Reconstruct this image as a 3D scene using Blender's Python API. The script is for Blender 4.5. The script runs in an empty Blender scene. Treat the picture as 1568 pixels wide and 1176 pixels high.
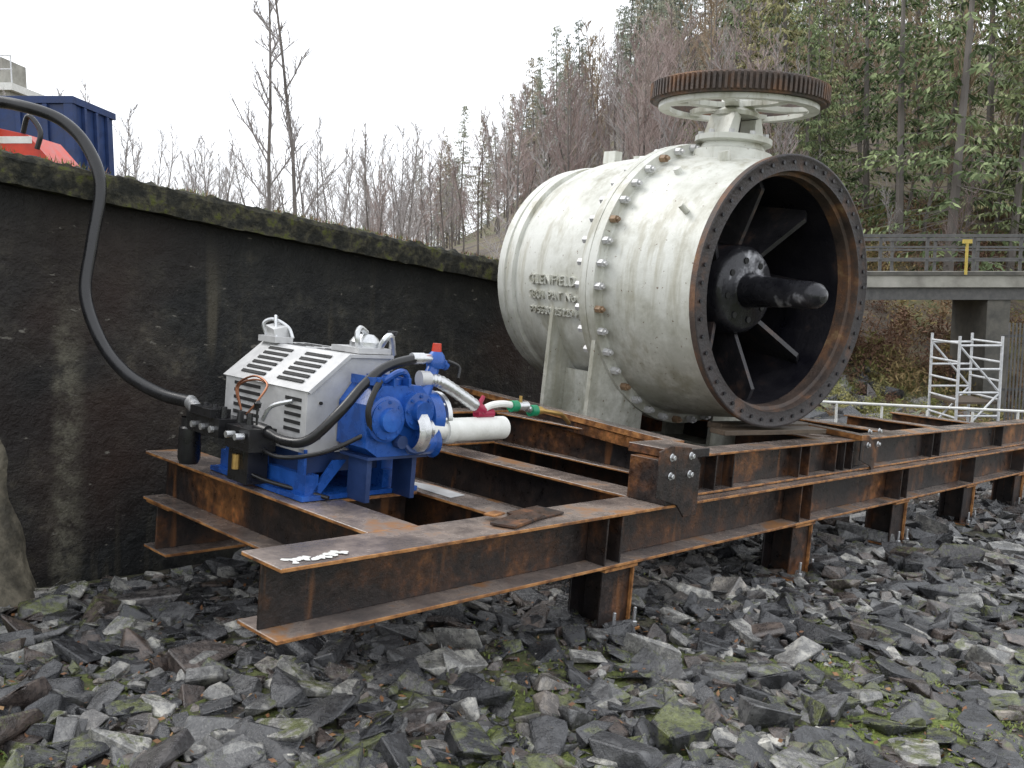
import bpy, math, random
from mathutils import Vector, Matrix, noise
random.seed(7)
RND=random.Random(11)
scene=bpy.context.scene
col=scene.collection
CZ=1.75
# ---------------------------------------------------------------- frames
th=math.radians(6.33)
r_=Vector((1,0,0)); f_=Vector((0,math.cos(th),-math.sin(th))); u_=Vector((0,math.sin(th),math.cos(th)))
U=(r_*.6923+u_*-.001+f_*.7217).normalized()
V=(r_*-.7168+u_*.115+f_*.6878); V=(V-U*V.dot(U)).normalized()
W=U.cross(V)
F=Matrix(((U.x,V.x,W.x,0),(U.y,V.y,W.y,0),(U.z,V.z,W.z,CZ),(0,0,0,1)))
# ---------------------------------------------------------------- materials
def ramp(nt,stops,interp='LINEAR'):
    n=nt.nodes.new('ShaderNodeValToRGB'); cr=n.color_ramp; cr.interpolation=interp
    while len(cr.elements)<len(stops): cr.elements.new(.5)
    for e,(p,c) in zip(cr.elements,stops):
        e.position=p; e.color=(c[0],c[1],c[2],1) if isinstance(c,(tuple,list)) else (c,c,c,1)
    return n
def noi(nt,scale,detail=4,rough=.6,vec=None,stretch=None,coord='Object'):
    tc=nt.nodes.new('ShaderNodeTexCoord'); o=tc.outputs[coord]
    if stretch:
        m=nt.nodes.new('ShaderNodeMapping'); m.inputs['Scale'].default_value=stretch
        nt.links.new(o,m.inputs['Vector']); o=m.outputs[0]
    n=nt.nodes.new('ShaderNodeTexNoise'); n.inputs['Scale'].default_value=scale
    n.inputs['Detail'].default_value=min(detail,5); n.inputs['Roughness'].default_value=rough
    nt.links.new(o,n.inputs['Vector']); return n
def mixc(nt,fac,a,b,mode='MIX'):
    m=nt.nodes.new('ShaderNodeMix'); m.data_type='RGBA'; m.blend_type=mode
    for s,v in ((m.inputs[0],fac),(m.inputs[6],a),(m.inputs[7],b)):
        if isinstance(v,bpy.types.NodeSocket): nt.links.new(v,s)
        elif isinstance(v,(tuple,list)): s.default_value=(v[0],v[1],v[2],1)
        else: s.default_value=v
    return m.outputs[2]
def mth(nt,op,a,b=None):
    m=nt.nodes.new('ShaderNodeMath'); m.operation=op
    for s,v in ((m.inputs[0],a),(m.inputs[1],b)):
        if v is None: continue
        if isinstance(v,bpy.types.NodeSocket): nt.links.new(v,s)
        else: s.default_value=v
    return m.outputs[0]
def base(name):
    m=bpy.data.materials.new(name); m.use_nodes=True; nt=m.node_tree
    b=nt.nodes['Principled BSDF']; return m,nt,b
def bump(nt,b,scale,strength,dist=.02,detail=4,rough=.65):
    n=noi(nt,scale,detail,rough); bp=nt.nodes.new('ShaderNodeBump'); bp.inputs['Strength'].default_value=strength
    bp.inputs['Distance'].default_value=dist
    nt.links.new(n.outputs[0],bp.inputs['Height']); nt.links.new(bp.outputs[0],b.inputs['Normal'])
def simple(name,stops,scale=6,rough=(.4,.6),metal=0,bmp=.1,bscale=40,detail=4,stretch=None,spec=.5):
    m,nt,b=base(name)
    n=noi(nt,scale,detail,.65,stretch=stretch)
    r=ramp(nt,stops); nt.links.new(n.outputs[0],r.inputs[0]); nt.links.new(r.outputs[0],b.inputs['Base Color'])
    rr=ramp(nt,[(.3,float(rough[0])),(.7,float(rough[1]))]); nt.links.new(n.outputs[0],rr.inputs[0])
    nt.links.new(rr.outputs[0],b.inputs['Roughness'])
    b.inputs['Metallic'].default_value=metal; b.inputs['Specular IOR Level'].default_value=spec
    if bmp: bump(nt,b,bscale,bmp)
    return m
M={}
m,nt,b=base('weathered_steel')
n=noi(nt,1.6,5,.7); r=ramp(nt,[(.36,(.014,.012,.013)),(.48,(.028,.019,.016)),(.56,(.075,.034,.017)),(.63,(.19,.08,.027)),(.76,(.38,.17,.055))]); nt.links.new(n.outputs[0],r.inputs[0])
n2=noi(nt,14,5,.75); r2=ramp(nt,[(.35,(.5,.5,.53)),(.55,(1,1,1)),(.72,(2.1,1.7,1.4))]); nt.links.new(n2.outputs[0],r2.inputs[0])
c=mixc(nt,1.,r.outputs[0],r2.outputs[0],'MULTIPLY')
n3=noi(nt,9,3,.6,stretch=(1,1,.12)); r3=ramp(nt,[(.60,0.),(.72,.7)]); nt.links.new(n3.outputs[0],r3.inputs[0])
c=mixc(nt,r3.outputs[0],c,(.20,.085,.032)); nt.links.new(c,b.inputs['Base Color'])
rr=ramp(nt,[(.35,.25),(.65,.55)]); nt.links.new(n2.outputs[0],rr.inputs[0]); nt.links.new(rr.outputs[0],b.inputs['Roughness'])
bump(nt,b,60,.25)
M['steel']=m
M['edge']=simple('rusty_edge',[(.3,(.06,.03,.018)),(.43,(.20,.085,.03)),(.56,(.40,.18,.055)),(.72,(.52,.28,.12))],9,(.35,.65),0,.3,60,5)
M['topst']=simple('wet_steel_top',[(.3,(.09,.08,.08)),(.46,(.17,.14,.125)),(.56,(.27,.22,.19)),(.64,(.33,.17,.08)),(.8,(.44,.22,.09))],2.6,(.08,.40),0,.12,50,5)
M['blue']=simple('blue_paint',[(.3,(.01,.055,.24)),(.6,(.018,.10,.42)),(.8,(.03,.16,.54))],8,(.2,.4),0,.05,60)
M['dblue']=simple('dark_blue_paint',[(.3,(.012,.028,.09)),(.7,(.02,.05,.16))],5,(.35,.6),0,.1,30)
M['silver']=simple('silver_paint',[(.3,(.44,.44,.44)),(.7,(.62,.62,.62))],6,(.28,.45),.15,.05,60)
M['metal']=simple('zinc_metal',[(.3,(.5,.51,.52)),(.7,(.72,.73,.74))],20,(.22,.4),.8,.08,80)
M['black']=simple('black_rubber',[(.3,(.006,.006,.007)),(.7,(.018,.018,.02))],9,(.22,.38),0,.05,80)
M['slot']=simple('dark_slot',[(.3,(.01,.01,.01)),(.7,(.02,.02,.02))],9,(.6,.8),0,0)
M['white']=simple('white_coating',[(.3,(.66,.66,.62)),(.7,(.83,.83,.80))],9,(.35,.6),0,.1,60)
M['red']=simple('red_paint',[(.3,(.45,.03,.015)),(.7,(.66,.06,.025))],6,(.3,.5),0,.05)
M['crimson']=simple('crimson_coupling',[(.3,(.25,.01,.04)),(.7,(.4,.02,.07))],6,(.3,.5),0,.05)
M['green']=simple('green_coupling',[(.3,(.0,.16,.07)),(.7,(.01,.28,.13))],6,(.3,.5),0,.05)
M['yellow']=simple('yellow_paint',[(.3,(.45,.33,.06)),(.7,(.58,.44,.10))],6,(.4,.6),0,.05)
M['copper']=simple('copper_pipe',[(.3,(.22,.09,.05)),(.7,(.34,.15,.08))],6,(.3,.5),.7,.05)
M['brass']=simple('brass',[(.3,(.4,.25,.08)),(.7,(.55,.36,.12))],12,(.3,.5),.7,.05)
M['boltrust']=simple('rusty_bolt',[(.3,(.16,.10,.06)),(.7,(.33,.22,.13))],12,(.5,.7),0,.1)
M['wrust']=simple('rusty_gear_rim',[(.3,(.035,.028,.026)),(.5,(.085,.058,.045)),(.62,(.17,.085,.045)),(.8,(.36,.26,.13))],4,(.5,.8),0,.4,50)
M['inner']=simple('dark_bore',[(.3,(.006,.006,.010)),(.6,(.017,.016,.02)),(.85,(.08,.045,.035))],3,(.25,.55),0,.3,30)
M['vane']=simple('vane_steel',[(.3,(.012,.012,.015)),(.55,(.035,.033,.038)),(.75,(.14,.09,.07))],5,(.25,.5),0,.3,30)
M['facering']=simple('dark_flange_face',[(.3,(.014,.012,.015)),(.55,(.032,.024,.024)),(.68,(.10,.055,.037)),(.85,(.2,.10,.05))],4,(.3,.6),0,.3,40)
M['hub']=simple('wet_hub_metal_gleam',[(.4,(.016,.016,.02)),(.58,(.04,.04,.046)),(.70,(.5,.5,.53))],3.2,(.16,.4),.25,.15,30)  # dark metal; the pale patches are a gleam painted into the colour
M['galv']=simple('galvanised_tube',[(.3,(.5,.51,.52)),(.7,(.72,.73,.74))],12,(.3,.5),.3,.05)
M['timber']=simple('wet_timber',[(.3,(.04,.03,.022)),(.7,(.12,.085,.055))],5,(.4,.7),0,.3,30,stretch=(1,8,8))
M['bark']=simple('bark',[(.3,(.10,.088,.08)),(.7,(.24,.215,.195))],3,(.7,.9),0,0,detail=1)
M['pale']=simple('pale_concrete',[(.3,(.17,.16,.14)),(.55,(.33,.32,.28)),(.8,(.46,.44,.40))],1.2,(.6,.85),0,.3,20)
M['dkconc']=simple('dark_concrete',[(.3,(.05,.05,.045)),(.7,(.15,.14,.12))],2.5,(.6,.85),0,.3,20)
M['rail']=simple('dark_rail_paint',[(.3,(.06,.06,.06)),(.7,(.13,.125,.12))],6,(.4,.6),0,.05)
# valve paint
m,nt,b=base('grimy_white_paint')
n=noi(nt,1.7,5,.7); r=ramp(nt,[(.28,(.32,.315,.26)),(.40,(.50,.50,.44)),(.52,(.635,.64,.59)),(.8,(.72,.725,.68))]); nt.links.new(n.outputs[0],r.inputs[0])
n2=noi(nt,6,4,.7,stretch=(1,.9,.10)); r2=ramp(nt,[(.36,(.52,.48,.37)),(.50,(1,1,1))]); nt.links.new(n2.outputs[0],r2.inputs[0])
c=mixc(nt,.6,r.outputs[0],r2.outputs[0],'MULTIPLY')
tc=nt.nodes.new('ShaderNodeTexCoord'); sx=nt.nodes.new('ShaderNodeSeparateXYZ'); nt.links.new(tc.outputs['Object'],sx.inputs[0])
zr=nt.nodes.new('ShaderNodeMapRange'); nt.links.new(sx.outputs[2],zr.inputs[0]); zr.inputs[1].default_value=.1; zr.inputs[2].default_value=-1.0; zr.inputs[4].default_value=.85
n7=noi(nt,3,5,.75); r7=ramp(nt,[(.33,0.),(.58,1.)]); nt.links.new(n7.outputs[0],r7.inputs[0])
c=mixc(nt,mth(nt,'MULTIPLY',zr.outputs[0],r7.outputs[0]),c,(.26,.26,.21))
n3=noi(nt,24,4,.72); r3=ramp(nt,[(.655,0.),(.70,1.)]); nt.links.new(n3.outputs[0],r3.inputs[0])
c=mixc(nt,r3.outputs[0],c,(.15,.10,.06)); nt.links.new(c,b.inputs['Base Color'])
b.inputs['Roughness'].default_value=.42
bump(nt,b,18,.15)
M['valve']=m
# retaining wall
m,nt,b=base('stained_wet_concrete')
n=noi(nt,1.3,5,.75); r=ramp(nt,[(.3,(.005,.0055,.006)),(.44,(.011,.0115,.012)),(.55,(.022,.022,.020)),(.66,(.045,.042,.035)),(.8,(.09,.083,.065))]); nt.links.new(n.outputs[0],r.inputs[0])
nv=noi(nt,6,5,.78); rv_=ramp(nt,[(.35,(.4,.4,.4)),(.52,(1,1,1)),(.68,(2.3,2.2,1.9))]); nt.links.new(nv.outputs[0],rv_.inputs[0])
c=mixc(nt,1.,r.outputs[0],rv_.outputs[0],'MULTIPLY')
nb=noi(nt,.55,3,.5); rb=ramp(nt,[(.50,0.),(.66,.7)]); nt.links.new(nb.outputs[0],rb.inputs[0])
c=mixc(nt,rb.outputs[0],c,(.036,.018,.012))
n2=noi(nt,5,4,.65,stretch=(1,.2,.07)); r2=ramp(nt,[(.55,0.),(.68,.75)]); nt.links.new(n2.outputs[0],r2.inputs[0])
n2b=noi(nt,.8,2); r2b=ramp(nt,[(.44,0.),(.58,1.)]); nt.links.new(n2b.outputs[0],r2b.inputs[0])
c=mixc(nt,mth(nt,'MULTIPLY',r2.outputs[0],r2b.outputs[0]),c,(.075,.066,.047))
tc=nt.nodes.new('ShaderNodeTexCoord'); sx=nt.nodes.new('ShaderNodeSeparateXYZ'); nt.links.new(tc.outputs['Object'],sx.inputs[0])
wob=mth(nt,'ADD',sx.outputs[0],mth(nt,'MULTIPLY',noi(nt,3,4,.7).outputs[0],.16))
mr=nt.nodes.new('ShaderNodeMapRange'); nt.links.new(wob,mr.inputs[0]); mr.inputs[1].default_value=1.0; mr.inputs[2].default_value=9.0
sp_=[(0,0.),(.160,0.),(.170,.85),(.177,.7),(.190,0.),(.31,0.),(.315,.14),(.325,0.),(.52,0.),(.524,.3),(.53,0.),(.7,0.),(.704,.35),(.71,0.)]
rsx=ramp(nt,sp_); nt.links.new(mr.outputs[0],rsx.inputs[0])
zr=nt.nodes.new('ShaderNodeMapRange'); nt.links.new(sx.outputs[2],zr.inputs[0]); zr.inputs[1].default_value=.0; zr.inputs[2].default_value=-.6
ns=noi(nt,9,5,.75); rn=ramp(nt,[(.40,.1),(.62,1.)]); nt.links.new(ns.outputs[0],rn.inputs[0])
c=mixc(nt,mth(nt,'MULTIPLY',mth(nt,'MULTIPLY',rsx.outputs[0],zr.outputs[0]),rn.outputs[0]),c,(.15,.14,.105))
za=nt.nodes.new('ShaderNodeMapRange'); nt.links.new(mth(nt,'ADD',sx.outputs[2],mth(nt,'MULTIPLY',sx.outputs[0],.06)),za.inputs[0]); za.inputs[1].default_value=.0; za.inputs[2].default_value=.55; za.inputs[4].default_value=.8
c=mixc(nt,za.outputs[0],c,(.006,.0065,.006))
n5=noi(nt,11,4,.6,stretch=(.8,.8,1.8)); r5=ramp(nt,[(.67,0.),(.71,.9)]); nt.links.new(n5.outputs[0],r5.inputs[0])
c=mixc(nt,r5.outputs[0],c,(.15,.14,.12))
nt.links.new(c,b.inputs['Base Color']); b.inputs['Roughness'].default_value=.62; b.inputs['Specular IOR Level'].default_value=.3
bump(nt,b,8,.7,.05,5,.78)
M['wall']=m
M['coping']=simple('mossy_coping',[(.3,(.010,.011,.010)),(.46,(.026,.026,.021)),(.56,(.06,.056,.04)),(.66,(.085,.095,.027)),(.76,(.05,.042,.026)),(.88,(.24,.23,.19))],12,(.7,.95),0,1.,26,5,spec=.2)
M['toe']=simple('tan_concrete',[(.3,(.02,.018,.014)),(.45,(.07,.062,.045)),(.6,(.17,.15,.11)),(.75,(.26,.23,.17))],4.5,(.6,.85),0,.8,13,5)
# rocks
m,nt,b=base('slate_rock')
at=nt.nodes.new('ShaderNodeAttribute'); at.attribute_name='rc'
sp=nt.nodes.new('ShaderNodeSeparateColor'); nt.links.new(at.outputs['Color'],sp.inputs[0])
r=ramp(nt,[(0,(.013,.014,.017)),(.45,(.036,.037,.041)),(.75,(.085,.085,.086)),(.95,(.25,.245,.23))]); nt.links.new(sp.outputs[0],r.inputs[0])
rb=ramp(nt,[(.76,0.),(.9,.6)]); nt.links.new(sp.outputs[2],rb.inputs[0])
c=mixc(nt,rb.outputs[0],r.outputs[0],(.075,.05,.037))
n=noi(nt,11,5,.78); r1=ramp(nt,[(.3,(.35,.35,.36)),(.5,(1,1,1)),(.66,(2.6,2.55,2.4))]); nt.links.new(n.outputs[0],r1.inputs[0])
c=mixc(nt,1.0,c,r1.outputs[0],'MULTIPLY')
ge=nt.nodes.new('ShaderNodeNewGeometry'); sn=nt.nodes.new('ShaderNodeSeparateXYZ'); nt.links.new(ge.outputs['Normal'],sn.inputs[0])
n2=noi(nt,13,5,.75); r2=ramp(nt,[(.84,0.),(.95,.9)]); nt.links.new(mth(nt,'ADD',n2.outputs[0],mth(nt,'ADD',sp.outputs[1],mth(nt,'MULTIPLY',sn.outputs[2],.10))),r2.inputs[0])
nmc=noi(nt,40,3); rmc=ramp(nt,[(.3,(.055,.065,.018)),(.7,(.15,.17,.05))]); nt.links.new(nmc.outputs[0],rmc.inputs[0])
c=mixc(nt,r2.outputs[0],c,rmc.outputs[0]); nt.links.new(c,b.inputs['Base Color'])
rr=ramp(nt,[(.35,.08),(.62,.42)]); nt.links.new(n.outputs[0],rr.inputs[0]); nt.links.new(rr.outputs[0],b.inputs['Roughness'])
b.inputs['Specular IOR Level'].default_value=1.0
bump(nt,b,30,.6,.02,5,.75)
M['rock']=m
# ground
m,nt,b=base('river_ground')
at=nt.nodes.new('ShaderNodeAttribute'); at.attribute_name='zone'
sp=nt.nodes.new('ShaderNodeSeparateColor'); nt.links.new(at.outputs['Color'],sp.inputs[0])
n=noi(nt,16,5,.75); rs=ramp(nt,[(.3,(.010,.008,.007)),(.5,(.033,.027,.022)),(.7,(.10,.08,.065))]); nt.links.new(n.outputs[0],rs.inputs[0])
nm=noi(nt,2.4,5,.78); rm=ramp(nt,[(.43,0.),(.53,1.)]); nt.links.new(nm.outputs[0],rm.inputs[0])
ng=noi(nt,34,4,.7); rg=ramp(nt,[(.3,(.045,.06,.014)),(.5,(.14,.18,.035)),(.7,(.27,.31,.07))]); nt.links.new(ng.outputs[0],rg.inputs[0])
c=mixc(nt,mth(nt,'MULTIPLY',rm.outputs[0],sp.outputs[1]),rs.outputs[0],rg.outputs[0])
nh=noi(nt,.5,5,.8); rh=ramp(nt,[(.32,(.06,.05,.04)),(.45,(.12,.095,.075)),(.53,(.17,.14,.08)),(.62,(.10,.12,.045)),(.78,(.21,.19,.11))]); nt.links.new(nh.outputs[0],rh.inputs[0])
c=mixc(nt,sp.outputs[0],c,rh.outputs[0]); nt.links.new(c,b.inputs['Base Color']); b.inputs['Roughness'].default_value=.75
bp=nt.nodes.new('ShaderNodeBump'); bp.inputs['Strength'].default_value=.8; bp.inputs['Distance'].default_value=.05
nt.links.new(n.outputs[0],bp.inputs['Height']); nt.links.new(bp.outputs[0],b.inputs['Normal'])
M['ground']=m
def veg(name,stops,rough=.8):
    m,nt,b=base(name); oi=nt.nodes.new('ShaderNodeObjectInfo')
    r=ramp(nt,stops); nt.links.new(oi.outputs['Random'],r.inputs[0]); nt.links.new(r.outputs[0],b.inputs['Base Color']); b.inputs['Roughness'].default_value=rough
    b.inputs['Specular IOR Level'].default_value=.1
    return m
M['twigred']=veg('reddish_twigs',[(0,(.27,.215,.205)),(.5,(.34,.265,.25)),(1,(.41,.345,.32))])  # reddish twigs, colour lightened to stand in for haze
M['twiggrey']=veg('grey_birch_twigs',[(0,(.29,.27,.265)),(.5,(.38,.35,.34)),(1,(.48,.45,.44))])  # grey twigs, also paled in colour in place of haze
M['twigbrown']=veg('brown_larch_twigs',[(0,(.24,.18,.13)),(.5,(.33,.25,.17)),(1,(.37,.30,.21))])
M['needle']=veg('conifer_needles',[(0,(.10,.14,.07)),(.4,(.16,.20,.10)),(.75,(.24,.27,.13)),(1,(.30,.25,.13))])
M['needle_dark']=veg('conifer_needles_dark',[(0,(.05,.075,.04)),(.5,(.08,.10,.05)),(1,(.13,.12,.06))])
M['needle_light']=veg('conifer_needles_light',[(0,(.22,.28,.14)),(.5,(.34,.39,.20)),(1,(.44,.40,.22))])
M['needle_far_haze']=veg('haze_tinted_conifer_needles',[(0,(.24,.27,.22)),(.4,(.32,.35,.27)),(.75,(.38,.38,.28)),(1,(.42,.34,.26))])  # distance haze painted into paler needle colours for the far trees
M['needle_far_haze_dark']=veg('haze_tinted_conifer_needles_dark',[(0,(.17,.20,.17)),(.5,(.24,.26,.21)),(1,(.29,.26,.20))])  # darker far needles, haze mixed into their colour as well
M['bracken']=veg('bracken',[(0,(.13,.075,.05)),(.35,(.23,.14,.10)),(.7,(.28,.21,.10)),(1,(.16,.18,.06))])
M['bankgrass']=veg('bank_grass',[(0,(.15,.16,.05)),(.5,(.25,.25,.09)),(1,(.34,.31,.14))])
M['grass']=simple('grass_blades',[(.3,(.05,.085,.015)),(.5,(.13,.18,.03)),(.7,(.27,.29,.09))],6,(.6,.8),0,0)
M['leaf']=simple('dead_leaves',[(.3,(.09,.04,.02)),(.5,(.20,.09,.035)),(.7,(.32,.2,.09))],8,(.4,.7),0,0)

# ---------------------------------------------------------------- mesh builder
class MB:
    def __init__(s): s.v=[];s.f=[];s.m=[];s.mats=[]
    def mi(s,k):
        if k not in s.mats: s.mats.append(k)
        return s.mats.index(k)
    def add(s,vs,fs,k):
        o=len(s.v); s.v+= [tuple(v) for v in vs]; i=s.mi(k) if isinstance(k,str) else None
        for j,f in enumerate(fs):
            s.f.append([a+o for a in f]); s.m.append(i if i is not None else s.mi(k[j]))
    def box(s,x0,x1,y0,y1,z0,z1,k,top=None,edge=None):
        vs=[(x0,y0,z0),(x1,y0,z0),(x1,y1,z0),(x0,y1,z0),(x0,y0,z1),(x1,y0,z1),(x1,y1,z1),(x0,y1,z1)]
        fs=[(3,2,1,0),(4,5,6,7),(0,1,5,4),(1,2,6,5),(2,3,7,6),(3,0,4,7)]
        e=edge or k
        s.add(vs,fs,[k,top or k,e,e,e,e])
    def obox(s,c,ax,ay,az,k):
        c=Vector(c);ax=Vector(ax);ay=Vector(ay);az=Vector(az)
        vs=[c+ax*i+ay*j+az*l for l in(-1,1) for (i,j) in((-1,-1),(1,-1),(1,1),(-1,1))]
        s.add(vs,[(3,2,1,0),(4,5,6,7),(0,1,5,4),(1,2,6,5),(2,3,7,6),(3,0,4,7)],k)
    def prism(s,poly,off,k):
        off=Vector(off); n=len(poly); a=[Vector(p) for p in poly]; b=[p+off for p in a]
        s.add(a+b,[tuple(range(n))[::-1],tuple(range(n,2*n))]+[(i,(i+1)%n,n+(i+1)%n,n+i) for i in range(n)],k)
    def cyl(s,p0,p1,r0,r1,n,k,caps=True):
        s.tube([p0,p1],[r0,r1],n,k,caps)
    def tube(s,pts,rad,n,k,caps=True):
        pts=[Vector(p) for p in pts]
        if not isinstance(rad,(list,tuple)): rad=[rad]*len(pts)
        vs=[];prev=None
        for i,p in enumerate(pts):
            t=(pts[min(i+1,len(pts)-1)]-pts[max(i-1,0)])
            if t.length<1e-9: t=Vector((0,0,1))
            t.normalize()
            if prev is None:
                a=t.cross(Vector((0,0,1)))
                if a.length<.05: a=t.cross(Vector((1,0,0)))
            else: a=prev-t*prev.dot(t)
            a.normalize(); prev=a; b=t.cross(a)
            for j in range(n):
                q=2*math.pi*j/n; vs.append(p+(a*math.cos(q)+b*math.sin(q))*rad[i])
        fs=[]
        for i in range(len(pts)-1):
            for j in range(n): fs.append((i*n+j,i*n+(j+1)%n,(i+1)*n+(j+1)%n,(i+1)*n+j))
        if caps: fs.append(tuple(range(n))[::-1]); fs.append(tuple((len(pts)-1)*n+j for j in range(n)))
        s.add(vs,fs,k)
    def lathe(s,prof,o,axis,n,k,ref=None):
        o=Vector(o);axis=Vector(axis).normalized()
        a=axis.cross(Vector((0,0,1))); 
        if a.length<.05: a=Vector((1,0,0))
        a.normalize(); b=axis.cross(a)
        vs=[]
        for (t,r) in prof:
            r=max(r,1e-4)
            for j in range(n):
                q=2*math.pi*j/n; vs.append(o+axis*t+(a*math.cos(q)+b*math.sin(q))*r)
        fs=[];ks=[]
        for i in range(len(prof)-1):
            for j in range(n):
                fs.append((i*n+j,(i+1)*n+j,(i+1)*n+(j+1)%n,i*n+(j+1)%n)); ks.append(k if isinstance(k,str) else k[i])
        s.add(vs,fs,ks)
    def obj(s,name,parent=None,bevel=0,smooth=None,mw=None):
        me=bpy.data.meshes.new(name); me.from_pydata(s.v,[],s.f)
        for k in s.mats: me.materials.append(M[k])
        me.polygons.foreach_set('material_index',s.m); me.update()
        if smooth is not None:
            me.polygons.foreach_set('use_smooth',[True]*len(s.f)); me.set_sharp_from_angle(angle=math.radians(smooth))
        ob=bpy.data.objects.new(name,me); col.objects.link(ob)
        if parent: ob.parent=parent
        if mw is not None: ob.matrix_world=mw
        if bevel:
            bm=ob.modifiers.new('bevel','BEVEL'); bm.width=bevel; bm.segments=1; bm.limit_method='ANGLE'
        return ob
def empty(name,mw=None,parent=None):
    e=bpy.data.objects.new(name,None); col.objects.link(e); e.empty_display_size=.2
    if parent: e.parent=parent
    if mw is not None: e.matrix_local=mw
    return e
def crom(pts,n=8):
    P=[Vector(p) for p in pts]; P=[P[0]*2-P[1]]+P+[P[-1]*2-P[-2]]; out=[]
    for i in range(1,len(P)-2):
        for j in range(n):
            t=j/n; a,b,c,d=P[i-1],P[i],P[i+1],P[i+2]
            out.append(.5*((2*b)+(c-a)*t+(2*a-5*b+4*c-d)*t*t+(3*b-a-3*c+d)*t**3))
    out.append(P[-2]); return out
def ss(a,b,x):
    t=max(0,min(1,(x-a)/(b-a))); return t*t*(3-2*t)

# ---------------------------------------------------------------- ground
def Zg(X,Y,fine=True):
    D=.7217*X+.6878*Y; R=.6923*X-.7168*Y
    river=-1.76-.23*ss(3.3,5.9,Y)
    river+=.05*noise.noise(Vector((X*.9,Y*.9,0)))+.025*noise.noise(Vector((X*3,Y*3,5)))
    terr=.60-.06*max(-10,min(12,X))
    if X<11.5: f=0 if Y<6.3 else 1
    else:
        w=ss(11.5,13,X); f=(0 if Y<6.3 else 1)*(1-w)+ss(8,18,Y)*w
    k=.05+.36*ss(-14,24,R)
    h=k*max(0,min(D,115)-26)
    if D>26: h+=1.2*noise.noise(Vector((X*.07,Y*.07,3)))*min(1,(D-26)/10)
    return river*(1-f)+terr*f+h
def lines(segs):
    o=[]
    for a,b,st in segs:
        n=max(1,round((b-a)/st)); o+=[a+(b-a)*i/n for i in range(n)]
    o.append(segs[-1][1]); return o
XL=lines([(-160,-40,20),(-40,-6,4),(-6,-1,.5),(-1,14,.16),(14,24,.5),(24,60,1.6),(60,120,4),(120,240,20)])
YL=lines([(-160,-20,20),(-20,-3,2),(-3,6.08,.16),(6.08,6.4,.32),(6.4,24,.6),(24,60,1.6),(60,120,4),(120,240,20)])
def mossf(x,y):
    m=max(ss(1.2,-.9,y-3.1+.25*(x-1.5)),0) if x<6 else ss(4,1,y)*.7
    return max(m,ss(3.2,1.8,x)*.7)
vs=[];zc=[]
for y in YL:
    for x in XL:
        vs.append((x,y,Zg(x,y)))
        D=.7217*x+.6878*y
        hz=1. if (y>6.2 and x<12) else max(ss(21,25,D),ss(7.0,8.5,y) if x>12 else 0)
        zc.append((hz,mossf(x,y),0,1))
nx=len(XL)
fs=[(j*nx+i,j*nx+i+1,(j+1)*nx+i+1,(j+1)*nx+i) for j in range(len(YL)-1) for i in range(nx-1)]
me=bpy.data.meshes.new('ground'); me.from_pydata(vs,[],fs); me.materials.append(M['ground'])
ca=me.color_attributes.new('zone','FLOAT_COLOR','POINT'); ca.data.foreach_set('color',[c for q in zc for c in q])
me.polygons.foreach_set('use_smooth',[True]*len(fs))
g=bpy.data.objects.new('ground',me); col.objects.link(g); g.matrix_world=F

# ---------------------------------------------------------------- rocks
import bmesh
variants=[]
for i in range(30):
    bm=bmesh.new(); pr=RND
    fl=pr.uniform(.22,.55)
    for j in range(pr.randint(11,18)):
        v=Vector((pr.uniform(-1,1),pr.uniform(-1,1),pr.uniform(-1,1)))
        v=Vector((math.copysign(abs(v.x)**.55,v.x),math.copysign(abs(v.y)**.55,v.y)*.76,math.copysign(abs(v.z)**.4,v.z)*fl))
        bm.verts.new(v)
    res=bmesh.ops.convex_hull(bm,input=bm.verts)
    junk=[e for e in res['geom_interior'] if isinstance(e,bmesh.types.BMVert)]
    if junk: bmesh.ops.delete(bm,geom=junk,context='VERTS')
    bmesh.ops.dissolve_limit(bm,angle_limit=math.radians(12),verts=bm.verts,edges=bm.edges)
    bm.verts.index_update(); plain=([v.co.copy() for v in bm.verts],[[v.index for v in f.verts] for f in bm.faces])
    bmesh.ops.bevel(bm,geom=list(bm.edges),offset=.045,segments=1,affect='EDGES')
    bm.verts.index_update()
    variants.append((([v.co.copy() for v in bm.verts],[[v.index for v in f.verts] for f in bm.faces]),plain)); bm.free()
rv=[];rf=[];rc=[]
def rock(X,Y,sz,emb=.25,moss=0.,tilt=.25,lo=False):
    vs,fs=RND.choice(variants)[1 if lo else 0]; o=len(rv)
    R=Matrix.Rotation(RND.uniform(0,6.28),3,'Z')@Matrix.Rotation(RND.gauss(0,tilt),3,'X')@Matrix.Rotation(RND.gauss(0,tilt),3,'Y')@Matrix.Diagonal((sz*RND.uniform(.8,1.3),sz*RND.uniform(.75,1.1),sz*RND.uniform(.6,1.35)))
    z=Zg(X,Y)+sz*RND.uniform(-.1,.42)*(1-emb)
    t=Vector((X,Y,z)); b=RND.random()**1.15; ms=moss+RND.uniform(-.2,.14); br=RND.random()
    for v in vs: rv.append(tuple(R@v+t)); rc.extend((b,ms,br,1))
    for f in fs: rf.append([q+o for q in f])
n=0
while n<15500:
    X=RND.uniform(-.3,15) if RND.random()<.6 else RND.uniform(.3,8);Y=RND.uniform(-.2,5.9)
    D=.7217*X+.6878*Y
    if D<2.2: continue
    near=ss(5.4,3.2,D)
    if RND.random()<near*.2: continue
    patch=noise.noise(Vector((X*.8,Y*.8,9)))
    if near>.1 and patch>.12 and RND.random()<.62: continue
    sz=min(.165,max(.02,RND.lognormvariate(math.log(.052),.48)))
    if X>8: sz*=1.3
    rock(X,Y,sz,moss=.10+.12*mossf(X,Y)+.15*max(0,patch)*near,lo=D>7); n+=1
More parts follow.
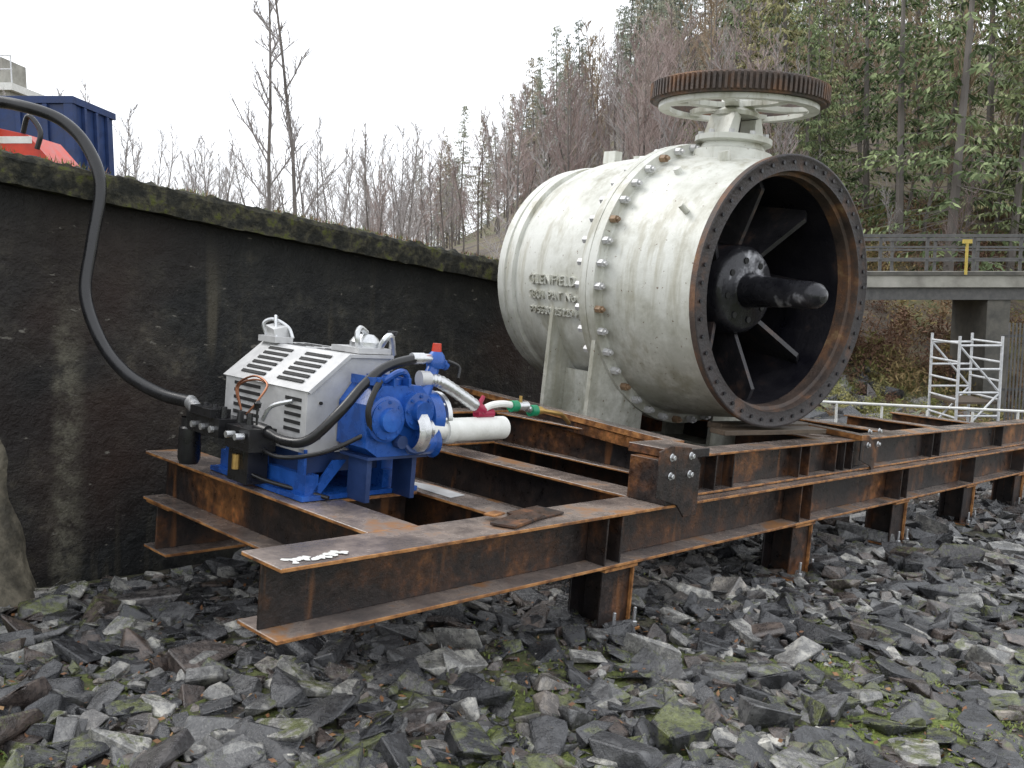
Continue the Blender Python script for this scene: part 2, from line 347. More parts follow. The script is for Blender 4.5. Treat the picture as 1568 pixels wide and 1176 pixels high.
for i in range(2600):
    X=RND.uniform(14,27);Y=RND.uniform(-4,8)
    rock(X,Y,RND.uniform(.07,.2),moss=.1,lo=True)
for i in range(260):
    X=RND.uniform(15,28);Y=RND.uniform(7.5,12)
    rock(X,Y,RND.uniform(.15,.55),moss=.25,lo=True)
for i in range(10000):
    X=RND.uniform(.2,7);Y=RND.uniform(.3,5.9)
    rock(X,Y,RND.uniform(.009,.025),moss=.12,lo=True)
me=bpy.data.meshes.new('rocks'); me.from_pydata(rv,[],rf); me.materials.append(M['rock'])
ca=me.color_attributes.new('rc','FLOAT_COLOR','POINT'); ca.data.foreach_set('color',rc)
ob=bpy.data.objects.new('rocks',me); col.objects.link(ob); ob.matrix_world=F
gb=MB()
for i in range(4200):
    X=RND.uniform(.6,6.5);Y=RND.uniform(.5,5.2)
    if RND.random()>mossf(X,Y)*.8+.05: continue
    if noise.noise(Vector((X*.8,Y*.8,9)))<.05 and RND.random()<.7: continue
    z=Zg(X,Y); big=RND.random()<.06
    for j in range(RND.randint(6,14)):
        a=RND.uniform(0,6.28); l=RND.uniform(.008,.024)*(2 if big else 1); w=RND.uniform(.002,.005)
        p=Vector((X+RND.gauss(0,.03),Y+RND.gauss(0,.03),z+.003)); d=Vector((math.cos(a),math.sin(a),0)); s=Vector((-d.y,d.x,0))*w
        gb.add([p-s,p+s,p+d*l*.5+Vector((0,0,l*.6))+s*.8,p+d*l*.5+Vector((0,0,l*.6))-s*.8,p+d*l+Vector((0,0,l*.5))],[(0,1,2,3),(3,2,4)],'grass')
gb.obj('grass',mw=F)
lf=MB()
for i in range(1300):
    X=RND.uniform(.8,5);Y=RND.uniform(1,5.6); z=Zg(X,Y)+RND.uniform(.005,.05); a=RND.uniform(0,6.28); s=RND.uniform(.008,.022)
    d=Vector((math.cos(a),math.sin(a),RND.gauss(0,.4)))*s; e=Vector((-math.sin(a),math.cos(a),RND.gauss(0,.4)))*s*.5; p=Vector((X,Y,z))
    lf.add([p-d,p+e,p+d,p-e],[(0,1,2),(0,2,3)],'leaf')
lf.obj('fallen_leaves',mw=F)

# ---------------------------------------------------------------- retaining wall
wl=MB()
def ztop(X): return .80-.06*X
xs=[-4+i*.5 for i in range(33)]
def strip(prof,k,xs=xs):
    vs=[]
    for x in xs:
        for (y,z) in prof: vs.append((x,y,z(x) if callable(z) else z))
    n=len(prof); fs=[(i*n+j,(i+1)*n+j,(i+1)*n+(j+1)%n,i*n+(j+1)%n) for i in range(len(xs)-1) for j in range(n)]
    fs+= [tuple(range(n)),tuple((len(xs)-1)*n+j for j in range(n))[::-1]]
    wl.add(vs,fs,k)
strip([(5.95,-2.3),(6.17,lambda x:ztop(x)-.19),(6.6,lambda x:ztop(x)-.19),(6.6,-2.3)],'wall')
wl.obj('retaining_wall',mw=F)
cp=MB()
vs=[];xs2=[-4+i*.04 for i in range(401)]
pr=[(6.06,-.187),(6.055,-.12),(6.05,-.04),(6.07,-.01),(6.12,0),(6.22,0),(6.34,.0),(6.5,.0),(6.66,0),(6.68,-.187)]
for x in xs2:
    for q,(y,z) in enumerate(pr):
        nz=noise.noise(Vector((x*4,q*1.3,1)))*.018+noise.noise(Vector((x*13,q*2.1,4)))*.018
        vs.append((x,y+nz*(.8 if q<4 else 0),z+ztop(x)+(max(0,nz)*1.9+.4*nz if 2<=q<=8 else nz*.6)))
n=len(pr); cp.add(vs,[(i*n+j,(i+1)*n+j,(i+1)*n+(j+1)%n,i*n+(j+1)%n) for i in range(len(xs2)-1) for j in range(n)],'coping')
cp.obj('wall_coping',mw=F)
tb=MB()
vs=[];rows=16
for i in range(rows):
    t=i/(rows-1); z=-2.1+t*1.3
    xe=2.22-.32*t**.6
    out=.42*(1-t)**2+.03; j_=noise.noise(Vector((0,z*4,1)))*.05
    yw=5.95+.22*(z+2.3)/2.5
    vs+=[(-3,yw-out,z),(xe-.25-.1*t+j_,yw-out,z),(xe-.08+j_,yw-out*.6,z),(xe+j_,yw-.0,z)]
tb.add(vs,[(i*4+j,i*4+j+1,(i+1)*4+j+1,(i+1)*4+j) for i in range(rows-1) for j in range(3)],'toe')
tb.obj('wall_buttress',mw=F,smooth=60)
tg=MB()
for i in range(8000):
    x=RND.uniform(0,9); y=RND.uniform(6.06,6.7); 
    if noise.noise(Vector((x*1.6,y,2)))<-.08: continue
    z=ztop(x)+.005; a=RND.uniform(0,6.28); l=RND.uniform(.010,.045); p=Vector((x,y,z)); d=Vector((math.cos(a),math.sin(a),0)); s=Vector((-d.y,d.x,0))*.004
    tg.add([p-s,p+s,p+d*l*.5+Vector((0,0,l))],[(0,1,2)],'grass' if RND.random()<.45 else 'leaf')
tg.obj('moss',mw=F)

# ---------------------------------------------------------------- steel frame
st=MB()
def ibx(x0,x1,y0,z0,w=.3,h=.303,tf=.018,tw=.014,k='steel',top='topst'):
    st.box(x0,x1,y0,y0+w,z0,z0+tf,k,top='topst',edge='edge')
    st.box(x0,x1,y0,y0+w,z0+h-tf,z0+h,k,top=top,edge='edge')
    st.box(x0+.002,x1-.002,y0+w/2-tw/2,y0+w/2+tw/2,z0+tf,z0+h-tf,k)
def iby(y0,y1,x0,z0,w=.3,h=.303,tf=.018,tw=.014,k='steel',top='topst'):
    st.box(x0,x0+w,y0,y1,z0,z0+tf,k,top='topst',edge='edge')
    st.box(x0,x0+w,y0,y1,z0+h-tf,z0+h,k,top=top,edge='edge')
    st.box(x0+w/2-tw/2,x0+w/2+tw/2,y0+.002,y1-.002,z0+tf,z0+h-tf,k)
ibx(1.96,16,3.0,-1.363)
ibx(2.62,16,5.27,-1.67)
iby(3.302,5.57,2.6,-1.363); iby(3.302,5.57,3.42,-1.363,w=.22)
for x in (4.55,5.4,6.6,7.8,9.4,11,12.6,14.2): iby(3.302,5.57,x,-1.363,w=.25)
ibx(2.902,3.418,3.92,-1.363,w=.2); ibx(2.902,3.418,4.6,-1.363,w=.2)
ibx(4.72,16,3.09,-1.057,w=.2,h=.26,tf=.016)
ibx(4.72,7.6,5.1,-1.057,w=.2,h=.26,tf=.016)
for x in (5.2,7.0): iby(3.293,5.098,x,-1.057,w=.2,h=.25,tf=.014)
for x in (4.0,4.13,6.25,6.42,8.1,8.25,10.0,11.7,13.4):
    st.box(x,x+.012,3.006,3.14,-1.343,-1.08,'steel')
for x in (4.95,5.2,5.42,6.35,6.5,6.95,7.1,7.25,9.0,9.2,11.1,13):
    st.box(x,x+.012,3.095,3.18,-1.039,-.815,'steel')
def plate(x0,x1,z0,z1,y=2.985):
    st.prism([(x0,y,z0+.06),(x0+.22,y,z0),(x0+.3,y,z0-.08),(x1,y,z0-.08),(x1,y,z1-.13),(x1-.12,y,z1-.02),(x0+.1,y,z1),(x0,y,z1-.03)],(0,.012,0),'steel')
    for i in range(2):
        for j in range(2):
            c_=(x0+.12+.2*i,z0+.18+.11*j)
            st.cyl((c_[0],y+.002,c_[1]),(c_[0],y-.006,c_[1]),.024,.024,12,'metal'); st.cyl((c_[0],y-.006,c_[1]),(c_[0],y-.024,c_[1]),.016,.016,6,'metal')
plate(4.40,4.84,-1.06,-.70)
plate(7.35,7.65,-1.03,-.77,3.075)
plate(3.0,3.4,-1.30,-1.0,5.262)
st.box(4.60,4.98,3.02,3.36,-.794,-.74,'steel',top='topst')
st.box(4.52,4.66,3.001,3.28,-1.057,-.80,'steel')
for x in (4.17,6.38,8.2,10.0,11.7,13.4,15.2):
    for y in (3.03,5.3):
        zt=-1.366 if y<4 else -1.673; zb=Zg(x,y)-.0
        st.box(x-.15,x+.15,y-.02,y+.25,zt-.022,zt-.002,'steel',edge='edge')
        st.box(x-.13,x+.13,y+.01,y+.024,zb+.02,zt-.022,'steel')
        st.box(x-.13,x+.13,y+.226,y+.24,zb+.02,zt-.022,'steel')
        st.box(x-.006,x+.006,y+.024,y+.226,zb+.02,zt-.022,'steel')
        st.box(x+.118,x+.13,y-.015,y+.01,zb+.02,zt-.022,'steel',edge='edge')
        st.box(x-.17,x+.17,y-.06,y+.29,zb,zb+.02,'steel',edge='edge')
        for dx in (-.05,.14):
            st.cyl((x+dx,y-.035,zb),(x+dx,y-.035,zb+.13),.011,.011,8,'metal'); st.cyl((x+dx,y-.035,zb+.02),(x+dx,y-.035,zb+.05),.022,.022,6,'metal')
st.obox((3.62,3.2,-1.050),(.14,.02,0),(-.01,.09,0),(0,0,.006),'steel'); st.obox((3.4,3.12,-1.046),(.16,.05,0),(-.03,.06,0),(0,0,.008),'steel')
st.obox((3.33,3.22,-1.030),(.05,.01,0),(-.01,.03,0),(0,0,.006),'edge')
for k in range(22):
    cx=2.04+k*.0125; cy=3.07+RND.uniform(-.03,.03); a0=RND.uniform(0,3)
    st.add([(cx+math.cos(a0+q)*RND.uniform(.010,.024),cy+math.sin(a0+q)*RND.uniform(.010,.028),-1.057+k*.0002) for q in [i*.9 for i in range(7)]],[tuple(range(7))],'white')
st.add([(3.47,3.7,-1.057),(3.6,3.72,-1.057),(3.61,4.0,-1.057),(3.55,4.2,-1.057),(3.48,4.1,-1.057)],[(0,1,2,3,4)],'silver')
st.obj('steel_beam_frame',mw=F,bevel=.003)

# ---------------------------------------------------------------- pipeline valve
ve=empty('pipeline_valve',F@Matrix.Translation((6.213,3.258,.285))@Matrix.Rotation(math.radians(-9),4,'Z')@Matrix.Rotation(math.radians(1.6),4,'X'))
vb=MB()
n=112
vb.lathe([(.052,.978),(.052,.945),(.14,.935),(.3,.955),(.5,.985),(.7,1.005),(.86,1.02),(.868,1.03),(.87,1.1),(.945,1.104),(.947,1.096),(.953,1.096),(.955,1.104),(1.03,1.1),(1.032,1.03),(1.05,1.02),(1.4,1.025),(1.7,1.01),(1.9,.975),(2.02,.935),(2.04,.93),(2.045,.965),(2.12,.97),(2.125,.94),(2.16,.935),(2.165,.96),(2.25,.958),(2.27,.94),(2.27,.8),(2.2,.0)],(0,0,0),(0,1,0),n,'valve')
vb.lathe([(.052,.978),(0,.982)],(0,0,0),(0,1,0),n,'wrust')
vb.lathe([(0,.982),(-.003,.975),(-.003,.965),(0,.96),(0,.865),(.02,.86),(.06,.86),(.07,.835),(.16,.832),(1.0,.83),(1.35,.6),(1.45,.02)],(0,0,0),(0,1,0),n,['facering']*4+['wrust']*4+['inner']*4)
for i in range(48):
    q=2*math.pi*i/48; c,s_=math.cos(q),math.sin(q)
    vb.cyl((c*.925,-.002,s_*.925),(c*.925,-.010,s_*.925),.014,.014,8,'inner')
for i in range(40):
    q=2*math.pi*(i+.5)/40; c,s_=math.cos(q),math.sin(q); bk='boltrust' if i%4==1 else 'silver'
    vb.cyl((c*1.068,.87,s_*1.068),(c*1.068,.815,s_*1.068),.029,.029,6,bk); vb.cyl((c*1.068,.815,s_*1.068),(c*1.068,.79,s_*1.068),.015,.015,8,bk)
    vb.cyl((c*1.068,1.03,s_*1.068),(c*1.068,1.085,s_*1.068),.03,.03,6,'silver')
for q,s0,rr in ((110,.45,.045),(128,.62,.03),(150,.3,.022),(100,1.5,.05)):
    a=math.radians(q); c=Vector((math.cos(a),0,math.sin(a)))
    vb.cyl(c*.96+Vector((0,s0,0)),c*1.04+Vector((0,s0,0)),rr,rr,16,'valve')
vb.obox((-.25,1.75,1.01),(.04,0,0),(0,.07,0),(0,0,.05),'valve'); vb.obox((.3,1.75,1.01),(.05,0,0),(0,.08,0),(0,0,.05),'valve')
for sx in (-1,1):
    x0,x1=sorted((sx*.38,sx*1.02))
    vb.box(x0,x1,.82,1.55,-1.345,-1.30,'valve')
    for s0 in (.9,1.42):
        P=[(.99,-.25),(1.0,-1.299),(.42,-1.299),(.42,-.85)]
        P=[(sx*a,s0,b) for a,b in P]
        vb.prism(P,(0,.04,0),'valve')
    vb.obox((sx*.78,1.18,-1.02),(.016,0,0),(0,.24,0),(0,0,.278),'valve')
    for s0 in (1.05,1.3): vb.cyl((sx*.92,s0,-1.30),(sx*.92,s0,-1.25),.03,.03,6,'metal')
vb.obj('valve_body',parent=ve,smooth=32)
hb=MB()
hb.lathe([(1.2,.38),(.42,.33),(.38,.30),(.372,.28),(.37,.15),(.36,.13),(.2,.115),(.0,.10),(-.2,.098),(-.26,.085),(-.3,.05),(-.31,.0)],(0,0,0),(0,1,0),48,['inner']+['hub']*10)
for i in range(8):
    q=2*math.pi*(i+.3)/8; c,s_=math.cos(q),math.sin(q)
    hb.cyl((c*.225,.372,s_*.225),(c*.225,.362,s_*.225),.024,.024,10,'slot')
for i in range(8):
    q=2*math.pi*(i+.15)/8; d=Vector((math.cos(q),0,math.sin(q))); t=Vector((-d.z,0,d.x))*.018; sk_=Vector((-d.z,0,d.x))*.09
    P=[d*.34+Vector((0,.46,0)),d*.74+Vector((0,.27,0)),d*.828+Vector((0,.31,0)),d*.825+Vector((0,1.0,0))+sk_,d*.36+Vector((0,1.05,0))+sk_]
    hb.prism([p-t for p in P],t*2,'vane')
hb.obj('valve_hub',parent=ve,smooth=35)
PS=.68
pd=MB(); o=(0,PS,0)
pd.lathe([(.88,.31),(1.03,.30),(1.05,.25),(1.09,.23),(1.1,.29),(1.14,.29),(1.142,.0)],o,(0,0,1),40,'valve')
for i in range(10):
    q=2*math.pi*i/10; pd.cyl((.255*math.cos(q),PS+.255*math.sin(q),1.14),(.255*math.cos(q),PS+.255*math.sin(q),1.17),.022,.022,6,'silver')
for sx in (-1,1):
    pd.prism([(sx*.21,PS-.12,1.143),(sx*.10,PS-.12,1.143),(sx*.085,PS-.12,1.29),(sx*.15,PS-.12,1.31)],(0,.24,0),'valve')
pd.lathe([(1.30,.0),(1.30,.17),(1.33,.175),(1.35,.15),(1.37,.09),(1.45,.085),(1.45,0)],o,(0,0,1),32,'valve')
pd.cyl((0,PS,1.1),(0,PS,1.32),.04,.04,16,'facering')
pd.obj('valve_pedestal',parent=ve,smooth=35)
hw=MB()
hw.lathe([(-.06,.57),(-.06,.64),(-.045,.645),(.07,.645),(.085,.635),(.085,.57),(-.06,.57)],(0,0,0),(0,0,1),96,'wrust')
hw.lathe([(-.10,.52),(-.10,.60),(-.063,.60),(-.063,.52),(-.10,.52)],(0,0,0),(0,0,1),72,'valve')
for i in range(100):
    q=2*math.pi*i/100; d=Vector((math.cos(q),math.sin(q),0)); t=Vector((-d.y,d.x,0))
    hw.obox(Vector((0,0,.0125))+d*.655,d*.014,t*.010,(0,0,.058),'wrust')
hw.lathe([(-.10,.0),(-.10,.14),(0,.12),(.04,.09),(.04,.0)],(0,0,0),(0,0,1),32,'valve')
for i in range(6):
    q=2*math.pi*(i+.3)/6; pts=[]
    for k in range(7):
        t=k/6; a=q+.25*math.sin(t*math.pi); pts.append(Vector((math.cos(a)*(.1+.45*t),math.sin(a)*(.1+.45*t),-.065)))
    for k in range(6):
        a,b2=pts[k],pts[k+1]; d=(b2-a); l=d.length; d.normalize(); s=Vector((-d.y,d.x,0)); w=.055-.02*(k/6)
        hw.obox((a+b2)/2,d*(l/2+.005),s*w,(0,0,.02-k*.0005),'valve')
whl=hw.obj('handwheel',parent=ve,smooth=30)
whl.matrix_local=Matrix.Translation((0,PS,1.45))@Matrix.Rotation(math.radians(-3.2),4,'Y')
for i,(t,sz) in enumerate((('GLENFIELD',.066),('5801 PAT No',.058),('P95530 252294',.052))):
    cu=bpy.data.curves.new('cast_lettering','FONT'); cu.body=t; cu.size=sz*1.6; cu.extrude=.012; cu.space_character=1.12; cu.align_x='LEFT'; cu.materials.append(M['valve'])
    to=bpy.data.objects.new('cast_lettering',cu); col.objects.link(to); to.parent=ve
    z=-.10-.115*i; rr=1.022; lx=-math.sqrt(rr*rr-z*z)
    nrm=Vector((lx,0,z)).normalized(); xa=Vector((0,-1,0)); ya=nrm.cross(xa)
    p=Vector((lx,1.72,z))+nrm*.006
    to.matrix_local=Matrix(((xa.x,ya.x,nrm.x,p.x),(xa.y,ya.y,nrm.y,p.y),(xa.z,ya.z,nrm.z,p.z),(0,0,0,1)))
sk=MB()
sk.box(-1.16,-1.04,-.12,2.4,-1.08,-1.035,'steel',top='topst',edge='edge'); sk.box(-1.15,-1.135,-.11,2.38,-1.16,-1.082,'steel')
sk.box(1.04,1.14,-.1,2.0,-1.08,-1.035,'steel',top='topst',edge='edge')
sk.box(-.5,.7,.0,.14,-1.035,-1.0,'timber'); sk.box(-.3,.75,.2,.34,-1.035,-.99,'timber')
sk.box(-.62,-.52,-.1,1.9,-1.34,-1.18,'steel',edge='edge')
sk.obj('skid_channel',parent=ve,bevel=.003)

# ---------------------------------------------------------------- pump unit
pe=empty('hydraulic_pump_unit',F)
p=MB()
p.box(2.66,3.42,3.93,4.87,-1.055,-1.03,'blue')
p.box(2.70,2.78,3.97,4.83,-1.03,-.93,'blue'); p.box(3.2,3.28,3.97,4.83,-1.03,-.93,'blue')
for y in (3.99,4.35,4.72): p.box(2.70,2.715,y,y+.06,-.93,-.80,'blue'); p.box(3.2,3.28,y,y+.08,-.93,-.80,'blue')
p.box(2.74,3.28,4.03,4.78,-.93,-.822,'dblue')
p.prism([(2.70,4.0,-.82),(2.70,4.0,-.50),(2.94,4.0,-.31),(3.22,4.0,-.31),(3.22,4.0,-.82)],(0,.82,0),'silver')
p.prism([(2.692,3.985,-.50),(2.935,3.985,-.302),(3.23,3.985,-.302),(3.23,3.985,-.32),(2.945,3.985,-.32),(2.71,3.985,-.512)],(0,.86,0),'silver')
cd=Vector((.784,0,.62)); cn=Vector((-.62,0,.784))
for i in range(6):
    for j in range(2):
        c=Vector((2.70,0,-.50))+cd*(.05+.042*i)+cn*.0105; c.y=4.22+.37*j
        p.obox(c,cd*.008,(0,.12,0),cn*.003,'slot'); p.obox(c+cd*.012,cd*.003,(0,.12,0),cn*.007,'silver')
for i in range(4):
    for j in range(2): p.box(2.98+.055*i,2.998+.055*i,4.12+.37*j,4.36+.37*j,-.3025,-.299,'slot')
for i in range(5): p.box(2.696,2.70,4.05,4.2,-.72+.04*i,-.702+.04*i,'slot')
for i in range(6): p.box(2.696,2.70,4.45,4.72,-.74+.04*i,-.722+.04*i,'slot')
for (x,y,z) in ((2.78,3.994,-.74),(2.78,3.994,-.56),(3.14,3.994,-.74),(3.14,3.994,-.38)): p.cyl((x,y+.006,z),(x,y-.006,z),.009,.009,8,'slot')
p.box(2.90,3.02,4.66,4.84,-.30,-.265,'silver'); p.tube(crom([(2.95,4.82,-.28),(2.93,4.84,-.20),(2.97,4.8,-.17),(3.02,4.72,-.21),(3.03,4.68,-.27)],5),.011,8,'metal')
p.obox((2.97,4.75,-.235),(.05,.008,.01),(0,.045,.01),(-.01,0,.03),'silver'); p.tube([(2.93,4.70,-.27),(2.97,4.78,-.15),(3.03,4.86,-.16)],.010,8,'metal')
p.lathe([(-.30,.085),(-.24,.085),(-.22,.07),(-.20,.045),(-.195,0)],(3.13,4.12,0),(0,0,1),20,'metal')
p.tube(crom([(3.05,4.06,-.30),(3.02,4.05,-.21),(3.06,4.08,-.165),(3.12,4.1,-.19)],5),.015,8,'metal')
p.tube(crom([(3.16,4.05,-.30),(3.17,4.0,-.22),(3.21,4.0,-.20),(3.25,4.02,-.30)],5),.018,8,'metal')
p.box(3.0,3.22,4.0,4.25,-.298,-.268,'silver')
p.cyl((3.34,4.15,-.4),(3.34,4.15,-.20),.016,.016,10,'metal'); p.cyl((3.34,4.15,-.20),(3.34,4.15,-.175),.03,.03,12,'black')
i0=len(p.v)
p.prism([(2.98,3.74,-.76),(2.98,3.74,-.54),(3.06,3.74,-.44),(3.32,3.74,-.44),(3.38,3.74,-.50),(3.38,3.74,-.76),(3.3,3.74,-.81),(3.06,3.74,-.81)],(0,.25,0),'blue')
p.lathe([(0,.12),(.03,.12),(.035,.105),(.045,.105),(.05,.065),(.075,.06),(.08,0)],(3.08,3.74,-.61),(0,-1,0),28,'blue')
p.lathe([(0,.10),(.05,.10),(.055,.06),(.09,.055),(.09,0)],(3.28,3.74,-.57),(0,-1,0),24,'blue')
for i in range(8):
    q=i*math.pi/4; p.cyl((3.08+.09*math.cos(q),3.71,-.61+.09*math.sin(q)),(3.08+.09*math.cos(q),3.69,-.61+.09*math.sin(q)),.011,.011,6,'blue')
    p.cyl((3.28+.08*math.cos(q),3.70,-.57+.08*math.sin(q)),(3.28+.08*math.cos(q),3.68,-.57+.08*math.sin(q)),.010,.010,6,'blue')
p.cyl((3.05,3.8,-.44),(3.05,3.8,-.40),.05,.05,16,'blue'); p.cyl((3.2,3.82,-.44),(3.2,3.82,-.41),.04,.04,16,'blue')
for k in range(3): p.box(3.03+.1*k,3.045+.1*k,3.735,3.97,-.445,-.40,'blue')
p.tube(crom([(3.10,3.78,-.42),(3.16,3.74,-.37),(3.24,3.78,-.38),(3.28,3.8,-.44)],5),.018,8,'blue')
p.tube(crom([(2.99,3.72,-.66),(2.95,3.70,-.56),(3.0,3.72,-.46),(3.06,3.76,-.42)],5),.016,8,'slot')
p.tube(crom([(3.2,3.72,-.72),(3.24,3.68,-.78),(3.34,3.68,-.76),(3.38,3.70,-.66)],5),.014,8,'dblue')
p.cyl((3.18,3.735,-.73),(3.18,3.69,-.73),.035,.035,12,'dblue')
p.lathe([(3.38,.11),(3.40,.15),(3.47,.15),(3.47,.11),(3.50,.11),(3.50,.14),(3.53,.14),(3.53,0)],(0,3.84,-.62),(1,0,0),28,['blue']*4+['metal']*3)
for i in range(10):
    q=i*math.pi/5; p.cyl((3.46,3.84+.13*math.cos(q),-.62+.13*math.sin(q)),(3.49,3.84+.13*math.cos(q),-.62+.13*math.sin(q)),.012,.012,6,'metal')
p.lathe([(3.30,.0),(3.30,.07),(3.40,.07),(3.42,.09)],(0,3.74,-.74),(1,0,0),20,'blue')
p.cyl((3.38,3.80,-.50),(3.47,3.82,-.34),.045,.035,14,'blue'); p.lathe([(-.35,.05),(-.31,.055),(-.28,.045),(-.26,.03)],(3.48,3.82,0),(0,0,1),16,'blue')
p.cyl((3.44,3.82,-.30),(3.36,3.82,-.30),.026,.026,12,'metal'); p.cyl((3.48,3.82,-.26),(3.48,3.82,-.215),.028,.024,12,'red'); p.cyl((3.50,3.82,-.31),(3.56,3.82,-.34),.03,.026,12,'blue')
p.box(3.03,3.06,3.78,3.94,-1.055,-.81,'dblue'); p.box(3.33,3.36,3.78,3.94,-1.055,-.81,'dblue'); p.box(3.0,3.40,3.74,3.98,-.825,-.811,'dblue')
p.lathe([(3.24,.10),(3.26,.125),(3.30,.125),(3.305,.085),(3.36,.062),(3.38,.062),(3.38,.0)],(0,3.73,-.675),(1,0,0),28,'metal')
p.tube([(3.33,3.73,-.675),(3.47,3.74,-.68),(3.53,3.745,-.683)],[.05,.052,.052],20,'white')
p.lathe([(3.50,.05),(3.50,.072),(3.56,.074),(3.565,.066),(3.97,.067),(3.98,.055),(3.98,.05),(3.9,.04),(3.9,0)],(0,3.745,-.685),(1,0,0),24,['white']*6+['slot']*2)
pts=crom([(3.40,3.80,-.41),(3.48,3.78,-.42),(3.60,3.76,-.48),(3.74,3.75,-.555)],8)
p.tube(pts,[.034+.004*(i%2) for i in range(len(pts))],12,'metal')
p.cyl((3.36,3.81,-.41),(3.42,3.80,-.41),.045,.045,14,'silver')
p.cyl((3.74,3.75,-.555),(3.80,3.75,-.585),.034,.034,12,'crimson'); p.cyl((3.75,3.75,-.60),(3.88,3.75,-.60),.026,.026,12,'crimson'); p.cyl((3.77,3.75,-.55),(3.80,3.75,-.50),.015,.012,8,'crimson')
for k in range(i0,len(p.v)):
    x,y,z=p.v[k]; p.v[k]=(x-.09,y,z)
p.tube(crom([(3.70,3.74,-.575),(3.78,3.74,-.55),(3.88,3.74,-.545),(3.97,3.74,-.56)],6),.02,10,'white')
p.lathe([(3.93,.0),(3.93,.034),(3.98,.034),(3.99,.026),(4.07,.026),(4.08,.0)],(0,3.74,-.56),(1,0,0),16,['green']*3+['metal']*2)
p.cyl((4.01,3.74,-.56),(4.01,3.74,-.50),.012,.01,8,'brass')
p.lathe([(4.10,.0),(4.10,.035),(4.15,.035),(4.16,.026),(4.20,.024),(4.21,0)],(0,3.74,-.59),(1,0,0),16,['green']*3+['brass']*2)
p.cyl((4.06,3.74,-.57),(4.12,3.74,-.59),.022,.022,10,'metal')
p.tube(crom([(4.20,3.74,-.59),(4.4,3.76,-.62),(4.6,3.9,-.66),(4.9,4.1,-.74)],6),.014,8,'brass')
p.prism([(2.74,3.97,-1.03),(2.80,3.97,-1.03),(2.95,3.97,-.86),(2.87,3.97,-.86)],(0,.02,0),'blue')
p.box(2.46,2.62,4.44,4.80,-.80,-.70,'black'); p.box(2.50,2.66,4.2,4.44,-.84,-.72,'black'); p.box(2.44,2.56,4.5,4.72,-.70,-.655,'black')
p.lathe([(-1.0,.0),(-1.0,.05),(-.97,.062),(-.80,.062),(-.79,.05),(-.74,.05)],(2.50,4.82,0),(0,0,1),20,'black')
for y in (4.24,4.33,4.5,4.6,4.7):
    p.cyl((2.52,y,-.70),(2.52,y,-.64),.02,.016,10,'black'); p.cyl((2.44,y,-.76),(2.49,y,-.76),.018,.018,10,'metal')
p.cyl((2.55,4.22,-.70),(2.55,4.22,-.60),.006,.006,6,'black'); p.lathe([(-.61,0),(-.61,.016),(-.585,.02),(-.57,0)],(2.55,4.22,0),(0,0,1),10,'black')
p.box(2.56,2.68,4.3,4.5,-1.03,-.84,'black'); p.cyl((2.55,4.4,-.96),(2.55,4.4,-.88),.022,.022,10,'brass')
p.cyl((2.53,4.90,-.665),(2.50,4.76,-.69),.04,.034,14,'metal'); p.cyl((2.50,4.78,-.69),(2.49,4.6,-.715),.03,.03,12,'black')
for off in (0,.02): p.tube(crom([(2.62,4.5,-.66),(2.63,4.56+off,-.54),(2.66,4.46,-.49+off),(2.66,4.32,-.50),(2.6,4.3,-.58),(2.56,4.34,-.66)],6),.006,8,'copper')
p.tube(crom([(2.6,4.25,-.68),(2.62,4.2,-.6),(2.68,4.1,-.56)],5),.012,8,'metal')
p.obj('pump_assembly',parent=pe,smooth=32,bevel=.002)
h=MB()
h.tube(crom([(2.60,4.24,-.73),(2.62,4.05,-.76),(2.66,3.9,-.73),(2.76,3.80,-.58),(2.90,3.80,-.44),(3.05,3.82,-.35),(3.2,3.82,-.31),(3.29,3.82,-.30)],8),.026,14,'black')
h.cyl((3.22,3.825,-.302),(3.30,3.82,-.30),.031,.031,12,'metal'); h.cyl((2.59,4.28,-.725),(2.605,4.20,-.735),.036,.036,12,'black')
h.tube(crom([(2.58,4.3,-.80),(2.62,4.1,-.85),(2.75,3.9,-.80),(2.9,3.78,-.7)],6),.012,8,'black')
h.tube(crom([(3.46,3.8,-.31),(3.53,3.78,-.34),(3.52,3.77,-.40)],6),.010,8,'black')
h.tube(crom([(2.56,4.35,-.85),(2.6,4.3,-.98),(2.8,3.9,-1.04)],6),.012,8,'black')
h.obj('short_hydraulic_hose',parent=pe,smooth=60)
h=MB()
h.tube(crom([(1.1,7.2,.75),(1.5,6.9,.98),(1.93,6.6,1.03),(2.10,6.4,1.01),(2.25,6.22,.943),(2.35,6.06,.79),(2.39,5.93,.55),(2.33,5.87,.18),(2.28,5.8,-.12),(2.30,5.6,-.38),(2.35,5.35,-.55),(2.44,5.1,-.64),(2.53,4.88,-.668)],10),.037,18,'black')
h.obj('rubber_hose',mw=F,smooth=60)

# ---------------------------------------------------------------- things above the wall
def tw(x,y):
    X=.6923*x+.7172*y; Y=-.7168*x+.6963*y
    return (F@Vector((X,Y,Zg(X,Y)))).z
z0=tw(-8,16.5)-.05; ztp=3.07+CZ
c=MB(); x0,x1,y0,y1=-9.9,-7.38,16,17.6
c.box(x0,x1,y0,y1,z0,ztp-.12,'dblue'); c.box(x0-.05,x1+.05,y0-.05,y1+.05,ztp-.118,ztp,'dblue')
c.box(x1-.12,x1+.03,y0-.04,y0+.1,z0,ztp-.12,'dblue'); 
for i in range(5): c.box(x0+.25+.45*i,x0+.33+.45*i,y0-.06,y0-.002,z0,ztp-.13,'dblue')
for i in range(3): c.box(x1+.002,x1+.06,y0+.35+.45*i,y0+.43+.45*i,z0,ztp-.13,'dblue')
c.box(x1-.5,x1-.38,y0-.065,y0-.061,ztp-1.1,ztp-.95,'white')
c.obj('blue_skip_container',bevel=.01)
